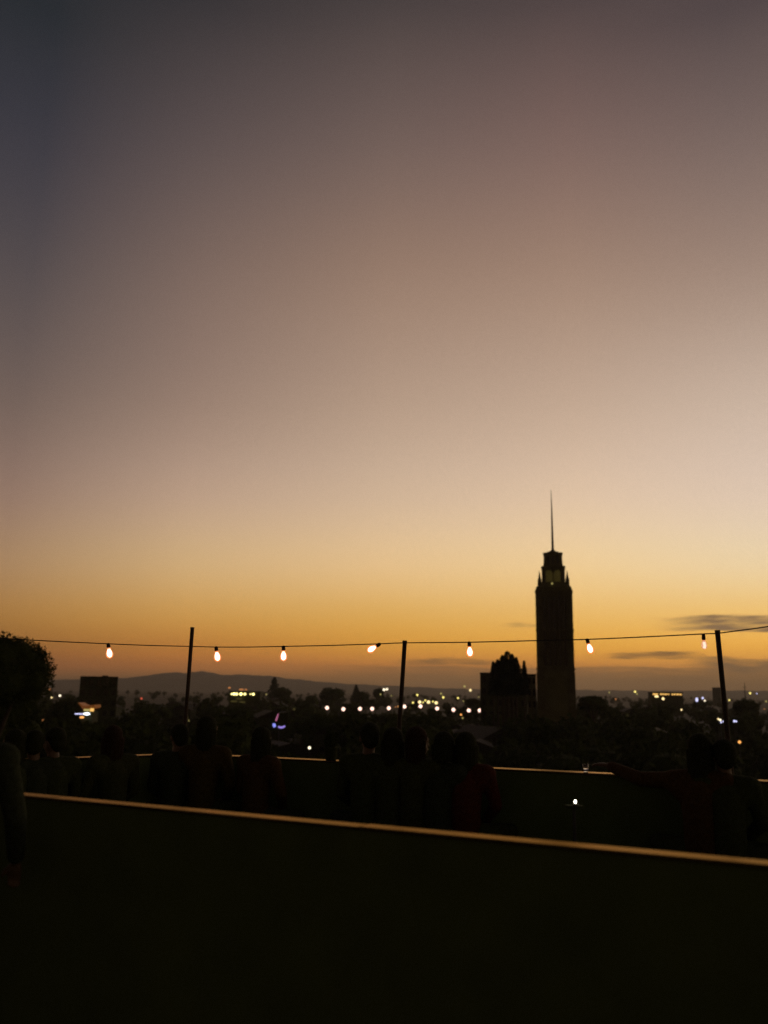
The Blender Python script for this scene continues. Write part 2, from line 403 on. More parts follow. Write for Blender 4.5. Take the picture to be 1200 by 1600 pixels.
BULBS = [  # socket top, bulb centre, dim?, label
 ((169, 1005.5), (171, 1016.5), 0, 'glowing bulb nearest the round dark tree on the left'),
 ((337.5, 1010.5), (339, 1023), 0, 'glowing bulb just right of the leftmost pole'),
 ((443, 1009.5), (443, 1021), 0, 'glowing bulb hanging above the pink and blue neon sign'),
 ((594, 1006), (583.5, 1012.5), 0, 'glowing bulb tilted sideways to the left of the middle pole'),
 ((733, 1003), (734, 1015.5), 0, 'glowing bulb hanging left of the conifers on the low building'),
 ((917, 998.5), (921.5, 1011), 0, 'glowing bulb just right of the tower shaft'),
 ((1099, 990.5), (1100, 1004), 1, 'dim pinkish bulb in a long socket beside the rightmost pole')]
for s, c, dim, lab in BULBS:
    S = on_wall(*s, .2); C = on_wall(*c, .2); dep = S.y; u = dep/F
    d = (C-S); d = Vector((d.x, 0, d.z)).normalized()
    t = thing('light_bulb', lab, 'bulb', S, group='bulbs of the string lights'); t.matrix_basis = Matrix.Translation(S)
    sl_ = (9 if dim else 7)*u; r = (4.2 if dim else 5.6)*u; Lh = (7.2 if dim else 8.1)*u
    def put(o): o.parent = t; o.matrix_parent_inverse = t.matrix_basis.inverted(); return o
    put(MB().tube([S-d*.004, S+d*.006, S+d*sl_*.8, S+d*(sl_+.004)], [.009, 2.7*u, 3.0*u, 2.3*u], 12).build('socket', MT['socket'], smooth=True))
    R = Vector((0, 0, -1)).rotation_difference(d).to_matrix()
    q = MB(); prof_b = [(0, .40), (.12, .46), (.3, .78), (.5, .97), (.66, 1), (.82, .86), (.93, .58), (1, .12)]
    base = S+d*sl_
    q.tube([base+d*(2*Lh*a) for a, _ in prof_b], [r*b for _, b in prof_b], 16)
    put(q.build('glass', AMBD if dim else AMB, smooth=True))
    if not dim: put(MB().tube([base+d*(2*Lh*(.03+a*.86)) for a, _ in prof_b], [r*b*.68 for _, b in prof_b], 14).build('filament', GL['bulb'], smooth=True))
    q = MB().tube([base+d*(2*Lh*a) for a in (-.02, .04, .10)], [r*.5, r*.56, r*.60], 14)
    cc = put(q.build('collar', GL['rim'], smooth=True))  # collar emits too, adding to the painted orange rim
    if dim:
        f = put(MB().tube([base+d*(2*Lh*.25), base+d*(2*Lh*.6)+Vector((.004, 0, 0)), base+d*(2*Lh*.9)], r*.5, 8).build('filament', GL['dimbulb'], smooth=True))

# ---------------------------------------------------------------- trees
def leaves(mb, c, rad, n, size, shell=.45, squash=1.0, lump=None):
    for _ in range(n):
        while True:
            p = Vector((random.uniform(-1, 1), random.uniform(-1, 1), random.uniform(-1, 1)))
            if shell < p.length < 1: break
        q = c+Vector((p.x*rad[0], p.y*rad[1], p.z*rad[2]))
        u = Vector((random.gauss(0, 1), random.gauss(0, 1), random.gauss(0, 1))).normalized(); w = u.orthogonal().normalized()
        s = size*random.uniform(.5, 1.3); mb.quad(q, u*s, w*s*.6)
def round_tree(name, label, px, py, Y, wpx, hpx, n=2500, size_px=1.6, lobes=9, group=None, cat='tree', base=0.0):
    c = at(px, py, Y); u = Y/F; rx, rz = wpx*u, hpx*u
    t = thing(name, label, cat, (c.x, c.y, base), group=group)
    loc = Vector((c.x, c.y, base))
    tr = MB().tube([(0, 0, 0), (rx*.04, 0, (c.z-base)*.5), (-rx*.02, .1, c.z-base)], [rx*.13+.05, rx*.10+.04, rx*.04], 8)
    for k in range(5):
        a = k*1.3; tr.tube([(0, 0, (c.z-base)*.55), (math.cos(a)*rx*.55, math.sin(a)*rx*.5, (c.z-base)+rz*.25*math.sin(k))], [rx*.06, rx*.015], 6)
    tr.build('trunk', MT['bark'], t)
    cr = MB(); cc = Vector((0, 0, c.z-base))
    lob = []
    for k in range(lobes):
        a = random.uniform(0, 2*math.pi); e = random.uniform(-.5, .9); rr = random.uniform(.42, .62)
        off = Vector((math.cos(a)*math.cos(e)*rx*(1-rr), math.sin(a)*math.cos(e)*rx*(1-rr), math.sin(e)*rz*(1-rr)))
        lob.append((cc+off, (rx*rr, rx*rr, rz*rr)))
    lob.append((cc, (rx*.84, rx*.84, rz*.86)))
    for p, r in lob:
        cr.ell(p, tuple(v*.74 for v in r), 14, 10)
        leaves(cr, p, r, n//len(lob), size_px*u)
    cr.build('crown', MT['leaf'], t); return t
def spire_tree(name, label, px, ytop, Y, wpx, ybot=1110, n=1400, group=None):
    top = at(px, ytop, Y); u = Y/F; r = wpx*u; z0 = at(px, ybot, Y).z
    t = thing(name, label, 'tree', (top.x, top.y, 0), group=group)
    MB().tube([(0, 0, 0), (0, 0, z0), (0, 0, top.z*.96)], [r*.16+.1, r*.12+.08, .03], 8).build('trunk', MT['bark'], t)
    cr = MB(); Hh = top.z-z0
    cr.tube([(0, 0, z0-.05*Hh), (0, 0, z0+Hh*.25), (0, 0, z0+Hh*.7), (0, 0, top.z-.04*Hh)], [r*.3, r*.42, r*.2, .02], 10)
    for i in range(n):
        f = random.random()**.8; rr = r*(1-f)**.7*random.uniform(.5, 1.12)+.05*r; a = random.uniform(0, 2*math.pi)
        rr *= 1+.30*math.sin(f*19+3*math.sin(a*2)+px)
        q = Vector((math.cos(a)*rr, math.sin(a)*rr, z0+Hh*f))
        d = Vector((math.cos(a), math.sin(a), random.uniform(.1, .9))).normalized(); s = u*random.uniform(.6, 2.4)*(1.15-.65*f)
        cr.quad(q, d*s, d.orthogonal().normalized()*s*.5)
    cr.build('crown', MT['conif'], t); return t
round_tree('broadleaf_tree', 'big round dark tree cut by the left edge of the photo', -22, 1053, 62, 104, 76, n=46000, size_px=1.5, lobes=26)
round_tree('broadleaf_tree', 'dark bushy tree below the big round tree at the left edge', 4, 1136, 74, 72, 56, n=8000, size_px=2.2, lobes=10)
# conifers in front of the low building by the tower
CON = 'conifers in front of the building beside the tower'
for px, yt, w, lab in ((770.5, 1033.5, 6, 'small conifer at the left edge of the clump beside the tower'), (777.5, 1030.5, 10, 'second conifer from the left in the clump beside the tower'),
                       (785, 1024, 13, 'conifer close left of the tallest one beside the tower'), (792.5, 1018, 19, 'tallest conifer, in the middle of the clump beside the tower'),
                       (799.5, 1022, 13, 'conifer close right of the tallest one beside the tower'), (806, 1027, 11, 'conifer on the right side of the clump beside the tower'),
                       (818.8, 1032.5, 5.2, 'thin pointed conifer standing alone next to the tower shaft')):
    spire_tree('conifer_tree', lab, px, yt, 225, w, ybot=1085, n=3600, group=CON)
T2 = 'hazy trees below the hills'
spire_tree('conifer_tree', 'hazy pointed conifer above the row of shop lights', 429, 1058, 900, 9, 1092, 700, T2)
round_tree('broadleaf_tree', 'hazy tree at the foot of the pointed conifer', 441, 1083, 820, 15, 11, 900, 1.3, 6, T2)
round_tree('broadleaf_tree', 'broad round hazy tree left of the middle pole', 520, 1086, 760, 22, 14, 1300, 1.3, 8, T2)
spire_tree('conifer_tree', 'narrow hazy conifer between two round trees', 556.5, 1070, 850, 5.5, 1095, 500, T2)
round_tree('broadleaf_tree', 'hazy bushy tree beside the narrow conifer', 566, 1088, 800, 13, 11, 800, 1.3, 6, T2)
round_tree('broadleaf_tree', 'small hazy tree under the pair of white lights', 591, 1085, 880, 9, 12, 700, 1.3, 5, T2)
round_tree('broadleaf_tree', 'small hazy tree left of the broad round tree', 488, 1094, 700, 13, 8, 600, 1.3, 5, T2)
round_tree('broadleaf_tree', 'dark broad tree just right of the tower foot', 926, 1100, 330, 26, 14, 2500, 1.5, 9)
round_tree('broadleaf_tree', 'dark tree below the antenna mast at the right', 1166, 1104, 420, 20, 16, 2000, 1.5, 8)
round_tree('broadleaf_tree', 'hazy low tree left of the low building by the tower', 738, 1099, 520, 13, 9, 900, 1.4, 6)
round_tree('broadleaf_tree', 'hazy tree above the lone yellow lamp at the right', 1040, 1108, 560, 22, 11, 1200, 1.4, 7)

# ---------------------------------------------------------------- tower
YT = 260.0
def zt(py, Y=YT): return at(860, py, Y).z
cx = at(867.2, 1000, YT+5.3).x; uT = YT/F
tw = thing('stone_tower', 'tall square tower with stepped top, corner pinnacles and a needle spire', 'tower', (cx, YT+5.3, 0), -math.atan2(cx, YT))
def oct_(hw, ch): return [(-hw+ch, -hw), (hw-ch, -hw), (hw, -hw+ch), (hw, hw-ch), (hw-ch, hw), (-hw+ch, hw), (-hw, hw-ch), (-hw, -hw+ch)]
def stage(name, levels, m, parent=tw):
    mb = MB(); base = 0
    for i, (hw, z) in enumerate(levels):
        for x, y in oct_(hw, hw*.16): mb.v.append(Vector((x, y, z)))
    for i in range(len(levels)-1):
        for j in range(8): a, b = i*8+j, i*8+(j+1) % 8; mb.f.append([a, b, b+8, a+8])
    mb.f.append(list(range(8))[::-1]); e = (len(levels)-1)*8; mb.f.append([e+j for j in range(8)])
    return mb.build(name, m, parent)
W0, W1 = 28.6*uT, 27.2*uT
stage('shaft', [(W0, 0), (W1, zt(925)), (W1+.1, zt(917)), (W1-.3, zt(915)), (W1-.9, zt(909))], MT['stone'])
for sx_ in (-1, 1):
    for sy_ in (-1, 1):
        b = MB(); b.box((sx_*(W0-1.0), sy_*(W0-1.0), zt(1050)/2), (1.12, 1.12, zt(1050)/2)); b.box((sx_*(W1-.75), sy_*(W1-.75), (zt(1050)+zt(921))/2+.1), (1.0, 1.0, (zt(921)-zt(1050))/2))
        b.build('corner_buttress', MT['stoned'], tw)
        # pinnacle
        x, y = sx_*(W1-1.05), sy_*(W1-1.05)
        MB().tube([(x, y, zt(913)), (x, y, zt(904)), (x, y, zt(902.5)), (x, y, zt(890))], [.62, .55, .40, .03], 8).build('pinnacle', MT['stoned'], tw)
for k in (-2, -1, 0, 1, 2):     # tall slit windows with mullion frames on the face seen
    xw = k*1.42
    MB().box((xw, -W0+.02, (zt(1040)+zt(932))/2), (.36, .12, (zt(932)-zt(1040))/2)).build('window', MT['glass'], tw)
    MB().box((xw+.71, -W0-.06, (zt(1046)+zt(926))/2), (.16, .22, (zt(926)-zt(1046))/2)).build('pilaster', MT['stoned'], tw)
for yb in (1046, 985, 925): stage('string_course', [(W1+.4 if yb < 1000 else W0+.2, zt(yb)), (W1+.4 if yb < 1000 else W0+.2, zt(yb)+.45)], MT['stoned'])
b1 = 18.2*uT
stage('belfry', [(b1, zt(909)), (b1, zt(886)), (b1+.12, zt(885.5)), (b1+.12, zt(882.5))], MT['stone'])
for k in (-1, 1):
    xw = k*1.25
    pr = [(xw-1.1, zt(907.5)), (xw+1.1, zt(907.5)), (xw+1.1, zt(894)), (xw+.5, zt(890.0)), (xw, zt(889)), (xw-.5, zt(890.0)), (xw-1.1, zt(894))]
    MB().prism(pr, -b1-.05, -b1+.1).build('belfry_window', GL['belfry'], tw)
for sx_ in (-1, 1):
    MB().tube([(sx_*(b1-.9), -b1-.3, zt(910)), (sx_*(b1-.9), -b1-.3, zt(897)), (sx_*(b1-.9), -b1-.3, zt(889))], [.4, .34, .03], 8).build('pinnacle', MT['stoned'], tw)
b2 = 14.8*uT
stage('lantern_stage', [(b2+.15, zt(883)), (b2, zt(876)), (b2-.1, zt(863)), (b2+.12, zt(862.5)), (b2+.12, zt(861)), (b2-.9, zt(860.8)), (b2-1.2, zt(858.6)), (1.0, zt(858)), (.8, zt(856.5)), (.5, zt(855.5))], MT['stone'])
for k in (-1, 0, 1): MB().box((k*1.35, -b2+.02, (zt(879)+zt(866))/2), (.32, .14, (zt(866)-zt(879))/2)).build('lantern_window', MT['glass'], tw)
for sx_ in (-1, 1):
    MB().tube([(sx_*1.5, -1, zt(861)), (sx_*1.5, -1, zt(857.6))], [.2, .04], 6).build('finial', MT['stoned'], tw)
MB().tube([(0, 0, zt(857)), (0, 0, zt(853)), (0, 0, zt(830)), (0, 0, zt(790)), (-.05, 0, zt(759))], [.55, .38, .32, .2, .05], 10).build('spire', MT['metal'], tw)
MB().ell((-.4, -W1-.2, zt(911.5)), (.26, .26, .26)).build('aviation_lamp', GL['dimy'], tw)
# low building joined to the foot of the tower
def flat_building(name, label, px0, px1, ytop, Y, depth, wm, nwx, nwz, base=0.0, lit=(), wmat=None, group=None, parap=.5, litmat='win'):
    a, c = at(px0, ytop, Y), at(px1, ytop, Y); w = (c.x-a.x)/2; H_ = a.z
    t = thing(name, label, 'building', ((a.x+c.x)/2*(1+depth/2/Y), Y+depth/2, 0), -math.atan2((a.x+c.x)/2, Y), group=group)
    MB().box((0, 0, H_/2-.25), (w-.05, depth/2-.05, H_/2-.25)).build('wall', wm, t)
    MB().box((0, 0, H_-.25), (w, depth/2, .25)).box((w*.3, 0, H_+.4*parap), (w*.16, depth*.12, .4*parap)).build('roof_parapet', MT['roof'], t)
    for i in range(nwx):
        for k in range(nwz):
            x = -w+2*w*(i+.5)/nwx; z = H_-1.9-k*3.3
            if z < 2: continue
            isl = (i, k) in lit
            f = MB().box((x, -depth/2+.0, z), (w/nwx*.5, .09, .8)).build('window', GL[litmat] if isl else MT['glass'], t)
            MB().box((x, -depth/2-.06, z-.88), (w/nwx*.56, .14, .07)).build('sill', MT['roof'], f)
    return t
flat_building('low_building', 'dark flat roofed building joined to the left of the tower behind the conifers', 750, 823, 1050.5, 262, 16, MT['block'], 6, 4)
flat_building('low_building', 'narrow paler building between the conifers and the tower shaft', 823.5, 837.5, 1053, 263, 12, MT['stone'], 2, 3, parap=0)
flat_building('box_building', 'dark box shaped building in front of the hills at the left', 127, 184, 1056.5, 300, 14, MT['block'], 5, 4)
flat_building('far_building', 'hazy faraway block beside the rightmost pole', 1113, 1126, 1074, 1500, 20, MT['block'], 3, 3)
# antenna mast at the right
p = at(1163, 1067, 500); t = thing('antenna_mast', 'thin antenna mast above the trees at the right edge', 'mast', (p.x, p.y, 0))
MB().tube([(0, 0, 0), (0, 0, p.z*.7), (0, 0, p.z)], [.42, .3, .12], 6).build('mast', MT['metal'], t)
MB().box((0, 0, p.z*.9), (1.1, .08, .08)).box((0, 0, p.z*.8), (.8, .08, .08)).build('crossarm', MT['metal'], t)

# ---------------------------------------------------------------- lamps of the city
LIT = []   # pixel, pixel, distance: kept clear of houses and treetops
def lamp(px, py, Y, kind, r, label, cat='street lamp', name='street_lamp', group=None, rz=1.0):
    p = at(px, py, Y); LIT.append((px, py, Y)); u = Y/F
    t = thing(name, label, cat, (p.x, p.y, 0), group=group)
    MB().tube([(0, 0, 0), (0, 0, max(.3, p.z-r*u))], [.12, .07], 6).build('pole', MT['metal'], t)
    MB().ell((0, 0, p.z), (r*u, r*u, r*u*rz), 10, 8).build('lamp_globe', GL[kind], t, smooth=True)
    return t
ROW = [(511, 1106), (536.5, 1108), (562.5, 1107.5), (581.5, 1107.5), (607.5, 1106.5), (632, 1104), (657, 1103.5), (683, 1107), (708.5, 1109), (732.5, 1110), (749.5, 1110)]
ordn = ['first', 'second', 'third', 'fourth', 'fifth', 'sixth', 'seventh', 'eighth', 'ninth', 'tenth', 'eleventh']
for i, (x, y) in enumerate(ROW):
    lamp(x, y, 420, 'pink', 2.7, 'pinkish white globe lamp, %s from the left in the long row below the horizon' % ordn[i], group='globe lamps in the long row')
G = 'lamps scattered across the city'
for x, y, Y, k, r, lab in (
 (78, 1077, 900, 'dimo', 1.7, 'dim orange lamp beside the big round tree, highest of three'),
 (80.5, 1090, 620, 'cream', 1.2, 'small cream lamp beside the big round tree, lowest of three'),
 (93.5, 1087, 640, 'white', 1.7, 'bright white lamp left of the box shaped building'),
 (67.5, 1125.5, 210, 'dimo', 1.7, 'dim reddish lamp low under the big round tree'),
 (221, 1091.5, 800, 'redl', 1.4, 'small red lamp right of the box shaped building'),
 (295, 1126, 380, 'dimy', .8, 'very dim lamp beside the leftmost pole'),
 (416, 1085, 1000, 'dimy', 1.0, 'dim yellow lamp left of the hazy pointed conifer'),
 (430, 1083.5, 860, 'yellow', 1.7, 'yellow lamp on the hazy pointed conifer'),
 (600, 1077.5, 800, 'white', 1.9, 'left one of the pair of bright white lamps beside the middle pole'),
 (604.5, 1077, 800, 'white', 1.7, 'right one of the pair of bright white lamps beside the middle pole'),
 (594.5, 1085, 860, 'dimy', 1.2, 'dim greenish lamp under the pair of white lamps'),
 (611.5, 1087, 900, 'dimy', .9, 'faint lamp close left of the middle pole'),
 (618, 1104.5, 520, 'dimo', .9, 'faint orange lamp left of the middle pole at the height of the row'),
 (622.5, 1104, 520, 'orange', 1.0, 'small orange lamp touching the middle pole'),
 (652, 1085.8, 900, 'yellow', 1.5, 'yellow lamp above the bright cluster right of the middle pole'),
 (645.3, 1098, 700, 'yellow', 1.4, 'small yellow lamp at the left end of the bright cluster'),
 (655.7, 1097, 680, 'cream', 2.3, 'large cream lamp, leftmost of the three large in the bright cluster'),
 (661, 1097.5, 690, 'yellow', 1.0, 'small yellow lamp between two large cream ones in the bright cluster'),
 (664.5, 1094.5, 700, 'yellow', 1.2, 'small orange yellow lamp topmost in the bright cluster'),
 (669.5, 1097, 680, 'cream', 2.4, 'large cream lamp, middle of the three large in the bright cluster'),
 (676.5, 1096.3, 700, 'yellow', 1.2, 'small yellow lamp right of the middle large one in the bright cluster'),
 (681.5, 1098.2, 680, 'cream', 2.3, 'large cream lamp, rightmost of the three large in the bright cluster'),
 (689, 1083.8, 1000, 'dimy', 1.4, 'dim lamp up on a tall mast right of the bright cluster'),
 (692.5, 1089.6, 850, 'yellow', 1.6, 'yellow lamp right of and above the bright cluster'),
 (715.6, 1090.7, 850, 'yellow', 1.3, 'yellow lamp halfway between the bright cluster and the low building'),
 (724, 1095.5, 800, 'dimy', .9, 'faint lamp left of the low building'),
 (726, 1072.5, 900, 'dimy', 1.6, 'dim yellow lamp standing highest left of the low building'),
 (735, 1078.5, 850, 'cream', 1.7, 'cream lamp on a tall mast just left of the low building'),
 (748, 1089, 800, 'dimy', .9, 'faint lamp touching the corner of the low building'),
 (720.5, 1116.7, 330, 'orange', 1.4, 'orange lamp hanging under the right part of the long row'),
 (723, 1122, 320, 'dimy', 1.2, 'dim pale lamp right below the orange one under the long row'),
 (962, 1092.5, 800, 'dimo', 1.3, 'dim orange lamp right of the broad tree at the tower foot'),
 (952, 1082, 1100, 'dimy', 1.0, 'faint lamp on the horizon right of the tower'),
 (992.3, 1080.8, 1100, 'yellow', 1.5, 'upper yellow lamp of a close pair right of the tower'),
 (995.2, 1084.3, 1080, 'dimy', 1.2, 'lower dim lamp of a close pair right of the tower'),
 (1036.2, 1091.8, 700, 'cream', 2.0, 'bright cream lamp under the row of lit amber windows'),
 (1048, 1092, 800, 'dimy', .9, 'faint lamp right of the bright cream lamp'),
 (1064.8, 1109, 460, 'cream', 1.3, 'lone pale yellow lamp in the dark left of the rightmost pole'),
 (1139.5, 1094, 900, 'yellow', 1.1, 'small yellow lamp just right of the rightmost pole'),
 (1172, 1083.2, 950, 'yellow', 1.4, 'yellow lamp right of the antenna mast'),
 (1182.5, 1083.5, 950, 'cool', .8, 'faint bluish lamp far right on the horizon'),
 (1197, 1096, 800, 'dimy', 1.2, 'dim yellow lamp cut by the right edge'),
 (1194.5, 1108, 700, 'dimo', .9, 'faint orange lamp near the right edge'),
 (483.5, 1168.5, 139, 'white', 2.2, 'bright white lamp seen just over the parapet'),
 (1155.5, 1159.5, 150, 'orange', 2.2, 'orange lamp low in the dark below the rightmost pole'),
 (32, 1136, 200, 'cool', .8, 'tiny bluish lamp in the dark at the left edge')):
    lamp(x, y, Y, k, r, lab, group=G)
lamp(1088.8, 1093.3, 640, 'cool', 1.9, 'tall bluish white lamp left of the rightmost pole', group='bluish white lamps at the right', rz=1.7)
lamp(1098, 1090.8, 660, 'cool', 1.6, 'upper bluish white lamp close left of the rightmost pole', group='bluish white lamps at the right')
lamp(1101.3, 1095, 650, 'white', 1.2, 'small greenish white lamp close left of the rightmost pole', group='bluish white lamps at the right')
for x, y, k, r, lab in ((1122.3, 1123.5, 'cream', 1.3, 'leftmost of the white lights in the cluster before the rightmost pole'), (1125.4, 1125, 'white', 1.6, 'brightest white light in the cluster before the rightmost pole'),
                        (1126.6, 1128.6, 'cool', 1.3, 'lowest bluish light in the cluster before the rightmost pole'), (1130.4, 1127.2, 'cool', 1.2, 'rightmost bluish light in the cluster before the rightmost pole'),
                        (1147.3, 1126.8, 'cool', 1.6, 'left bluish light of the pair right of the rightmost pole'), (1150.4, 1127, 'cool', 1.2, 'right dimmer light of the pair right of the rightmost pole')):
    lamp(x, y, 270, k, r, lab, group='bluish white lamps at the right')

# shop front with yellow strip lights and red signs
Ys = 620.0; uS = Ys/F
p0 = at(382, 1081, Ys); t = thing('shop_building', 'low shop with bright yellow lights and red signs below the hills', 'building', (p0.x, Ys+8, 0))
zz = lambda y: at(382, y, Ys).z
MB().box((0, 0, zz(1081.5)/2), (24*uS, 7, zz(1081.5)/2)).build('wall', MT['block'], t)
MB().box((0, 0, zz(1080.5)), (24.6*uS, 7.4, .35)).build('roof', MT['roof'], t)
for x, w in ((362.5, 1.4), (366, 2.2), (370, 2.0), (376.5, 2.4), (382.5, 1.8), (391, 1.0), (395.5, 1.9)):
    MB().ell(((x-382)*uS, -7.5, zz(1084.5)), (w*uS, .4, w*.95*uS), 10, 8).build('shop_light', GL['winy'], t)
for x, w in ((358.5, 1.9), (375, 1.5), (378.5, 1.8), (384, 1.6)):
    MB().box(((x-382)*uS, -7.7, zz(1077.5 if x > 360 else 1075)), (w*uS, .2, 1.3*uS)).build('shop_sign', GL['dimo'], t)
    MB().box(((x-382)*uS, -7.3, zz(1079.5)), (.15, .15, 2.6*uS)).build('sign_post', MT['metal'], t)
for x, y, w in ((366, 1096, 5), (379, 1097, 4.5), (374, 1092, 5)):
    MB().box(((x-382)*uS, -7.15, zz(y)), (w*uS, .1, 1.1*uS)).build('window', GL['wind'], t)  # glowing panels stand in for the shop lights' reflection, no real windows
for x in range(355, 400, 5): LIT.append((x, 1086, Ys))
LIT += [(366, 1097, Ys), (379, 1097, Ys)]
# small lit station with orange roof band and white canopy strip
Yk = 230.0; uK = Yk/F; p0 = at(134, 1110, Yk); zk = lambda y: at(134, y, Yk).z
t = thing('kiosk', 'small lit kiosk with orange roof and white canopy strip under the box shaped building', 'kiosk', (p0.x, Yk+3, 0))
MB().box((0, 0, zk(1112)/2), (9*uK, 2.4, zk(1112)/2)).build('wall', MT['block'], t)
X = lambda x: (x-134)*uK
MB().prism([(X(121), zk(1098)), (X(131), zk(1103)), (X(147), zk(1101)), (X(147), zk(1106)), (X(131), zk(1110.5))], -3.0, 2).build('roof', GL['ember'], t)  # roof sheet emits a dim orange of its own, as if lit
MB().box((X(136), -3.2, zk(1109.5)), (4.4*uK, .15, 1.6*uK)).build('lit_window', GL['dimy'], t)
MB().box((X(144), -3.25, zk(1109.0)), (2.6*uK, .15, 2.3*uK)).build('lit_window', GL['win'], t)
MB().box((X(125.5), -3.6, zk(1115.5)), (5.5*uK, .5, .7*uK)).build('canopy_edge', GL['cool'], t)
MB().ell((X(137.5), -3.8, zk(1115.3)), (5.2*uK, .5, 1.9*uK)).build('canopy_lamp', GL['canopy'], t)
MB().ell((X(129.5), -3.3, zk(1120.8)), (3.6*uK, .4, 1.6*uK)).build('lantern', GL['orange'], t)
LIT += [(x, 1121, Yk) for x in (122, 127, 132, 137, 142, 147)]
# amber windowed building on the right horizon
Ya = 760.0; uA = Ya/F; p0 = at(1043, 1085, Ya); za = lambda y: at(1043, y, Ya).z
t = thing('low_building', 'long low building with a row of lit amber windows on the right horizon', 'building', (p0.x, Ya+6, 0))
MB().box((0, 0, za(1082.5)/2), (24*uA, 5, za(1082.5)/2)).build('wall', MT['block'], t)
MB().box((0, 0, za(1082)), (24.5*uA, 5.3, .3)).build('roof', MT['roof'], t)
for x, w in ((1022.5, 1.5), (1026.5, 2.2), (1033.5, 1.4), (1037, 1.2), (1041, 1.8), (1045, 1), (1051, 1.2), (1054.5, 1.3), (1059, 2), (1063.5, 1.5)):
    MB().box(((x-1043)*uA, -5.1, za(1084.8)), (w*uA, .2, 1.1*uA)).build('window', GL['win'], t)
MB().box(((1026.5-1043)*uA, -5.3, za(1088.3)), (2.6*uA, .2, 1.3*uA)).build('window', GL['cream'], t)
LIT += [(x, 1089, Ya) for x in range(1018, 1070, 6)]
# neon sign
Yn = 190.0; uN = Yn/F; p0 = at(436, 1128, Yn)
t = thing('neon_sign', 'neon sign with a magenta stroke and blue curved strokes', 'sign', (p0.x, Yn, 0))
X = lambda x: at(x, 1128, Yn).x-p0.x; zn = lambda y: at(436, y, Yn).z
MB().box((0, .25, zn(1128)), (13*uN, .12, 13*uN)).build('sign_panel', MT['black'], t)
MB().tube([(0, .3, 0), (0, .3, zn(1141))], .12, 8).build('pole', MT['metal'], t)
MB().tube([(X(434.5), 0, zn(1115)), (X(433), 0, zn(1120)), (X(431), 0, zn(1126.5))], [.07, .14, .18], 8).build('neon_tube', GL['neonp'], t, smooth=True)
MB().tube([(X(427.8), 0, zn(1130.5)), (X(428.3), 0, zn(1133)), (X(430), 0, zn(1136))], [.24, .33, .26], 10).build('neon_tube', GL['neonb'], t, smooth=True)
MB().tube([(X(435), 0, zn(1135.2)), (X(438), 0, zn(1136.6)), (X(442), 0, zn(1136.3)), (X(445.5), 0, zn(1134.3))], [.17, .2, .2, .17], 8).build('neon_tube', GL['neonl'], t, smooth=True)
LIT += [(x, 1140, Yn) for x in (426, 431, 436, 441, 446)]

# ---------------------------------------------------------------- houses and treetops of the city
def clear(px, top, wpx, Y):
    for lx, ly, lY in LIT:
        if lY > Y-30 and abs(px-lx) < wpx+3 and top < ly+3: return False
    return True
def house_proto(kind):
    t = thing('house', 'x', 'house'); w, d, h_ = ((6, 5, 5.5), (9, 6, 4), (5, 7, 7.5))[kind]
    MB().box((0, 0, h_/2), (w, d, h_/2)).build('wall', MT['block'], t)
    rf = MB().prism([(-w-.5, h_+.01), (w+.5, h_+.01), (0, h_+2.4)], -d-.4, d+.4).build('roof', MT['roof'], t)
    MB().box((w*.5, 0, h_+1.7), (.4, .4, 1.2)).build('chimney', MT['roof'], rf)
    for k in (-1, 0, 1):
        MB().box((k*w*.6, -d-.02, h_*.55), (.8, .08, .7)).build('window', MT['glass'] if k != kind-1 else GL['wind'], t)
    return t
protos = [house_proto(k) for k in range(3)]
used = [False]*3
def copy_tree(o, parent=None):
    c = o.copy(); scn.collection.objects.link(c); c.parent = parent
    for ch in o.children: copy_tree(ch, c)
    return c
hc = 0; tries = 0
while hc < 46 and tries < 3000:
    tries += 1
    Y = random.uniform(150, 900); px = random.uniform(-60, 1260); k = random.randrange(3)
    x = (px-600)/F*Y; hh = (7.9, 6.4, 9.9)[k]; top = HOR+(ZC-hh)/Y*F
    if not clear(px, top, 11/Y*F, Y): continue
    if 740 < px < 910 and Y > 200: continue
    if not used[k]: o = protos[k]; used[k] = True
    else: o = copy_tree(protos[k])
    o.location = (x, Y, 0); o.rotation_euler.z = random.uniform(-.6, .6)
    tag(o, 'dark gabled house half lost in the unlit city below the horizon', 'house', 'unlit houses of the city'); hc += 1
cn = MB(); n = 0; tries = 0
while n < 900 and tries < 30000:
    tries += 1
    Y = 110*(30**random.random()); px = random.uniform(-120, 1320); r = random.uniform(3, 6.5); ht = random.uniform(6, 13)
    if Y > 1200: ht += random.uniform(0, 3)
    x = (px-600)/F*Y; top = HOR+(ZC-ht)/Y*F
    while ht > 2.4 and not clear(px, HOR+(ZC-ht)/Y*F-2, r/Y*F, Y): ht -= 1.1; r = min(r, max(2.2, ht*.7))
    if ht <= 2.4: continue
    n += 1; c = Vector((x, Y, ht-r*.8))
    nq = 420 if Y < 300 else 170 if Y < 400 else (70 if Y < 1000 else 26)
    cn.ell(c, (r*.66, r*.66, r*.55), 9, 6)
    cn.ell(c+Vector((random.uniform(-.5, .5)*r, 0, -.3*r)), (r*.55, r*.55, r*.5), 8, 5)
    cn.tube([(x, Y, 0), (x, Y, ht-r)], .3, 5)
    leaves(cn, c, (r, r, r*.85), nq, .45 if Y < 400 else .9)
o = cn.build('city_treetops', MT['leaf']); tag(o, 'dark mass of treetops covering the unlit city', 'treetops'); o['kind'] = 'stuff'

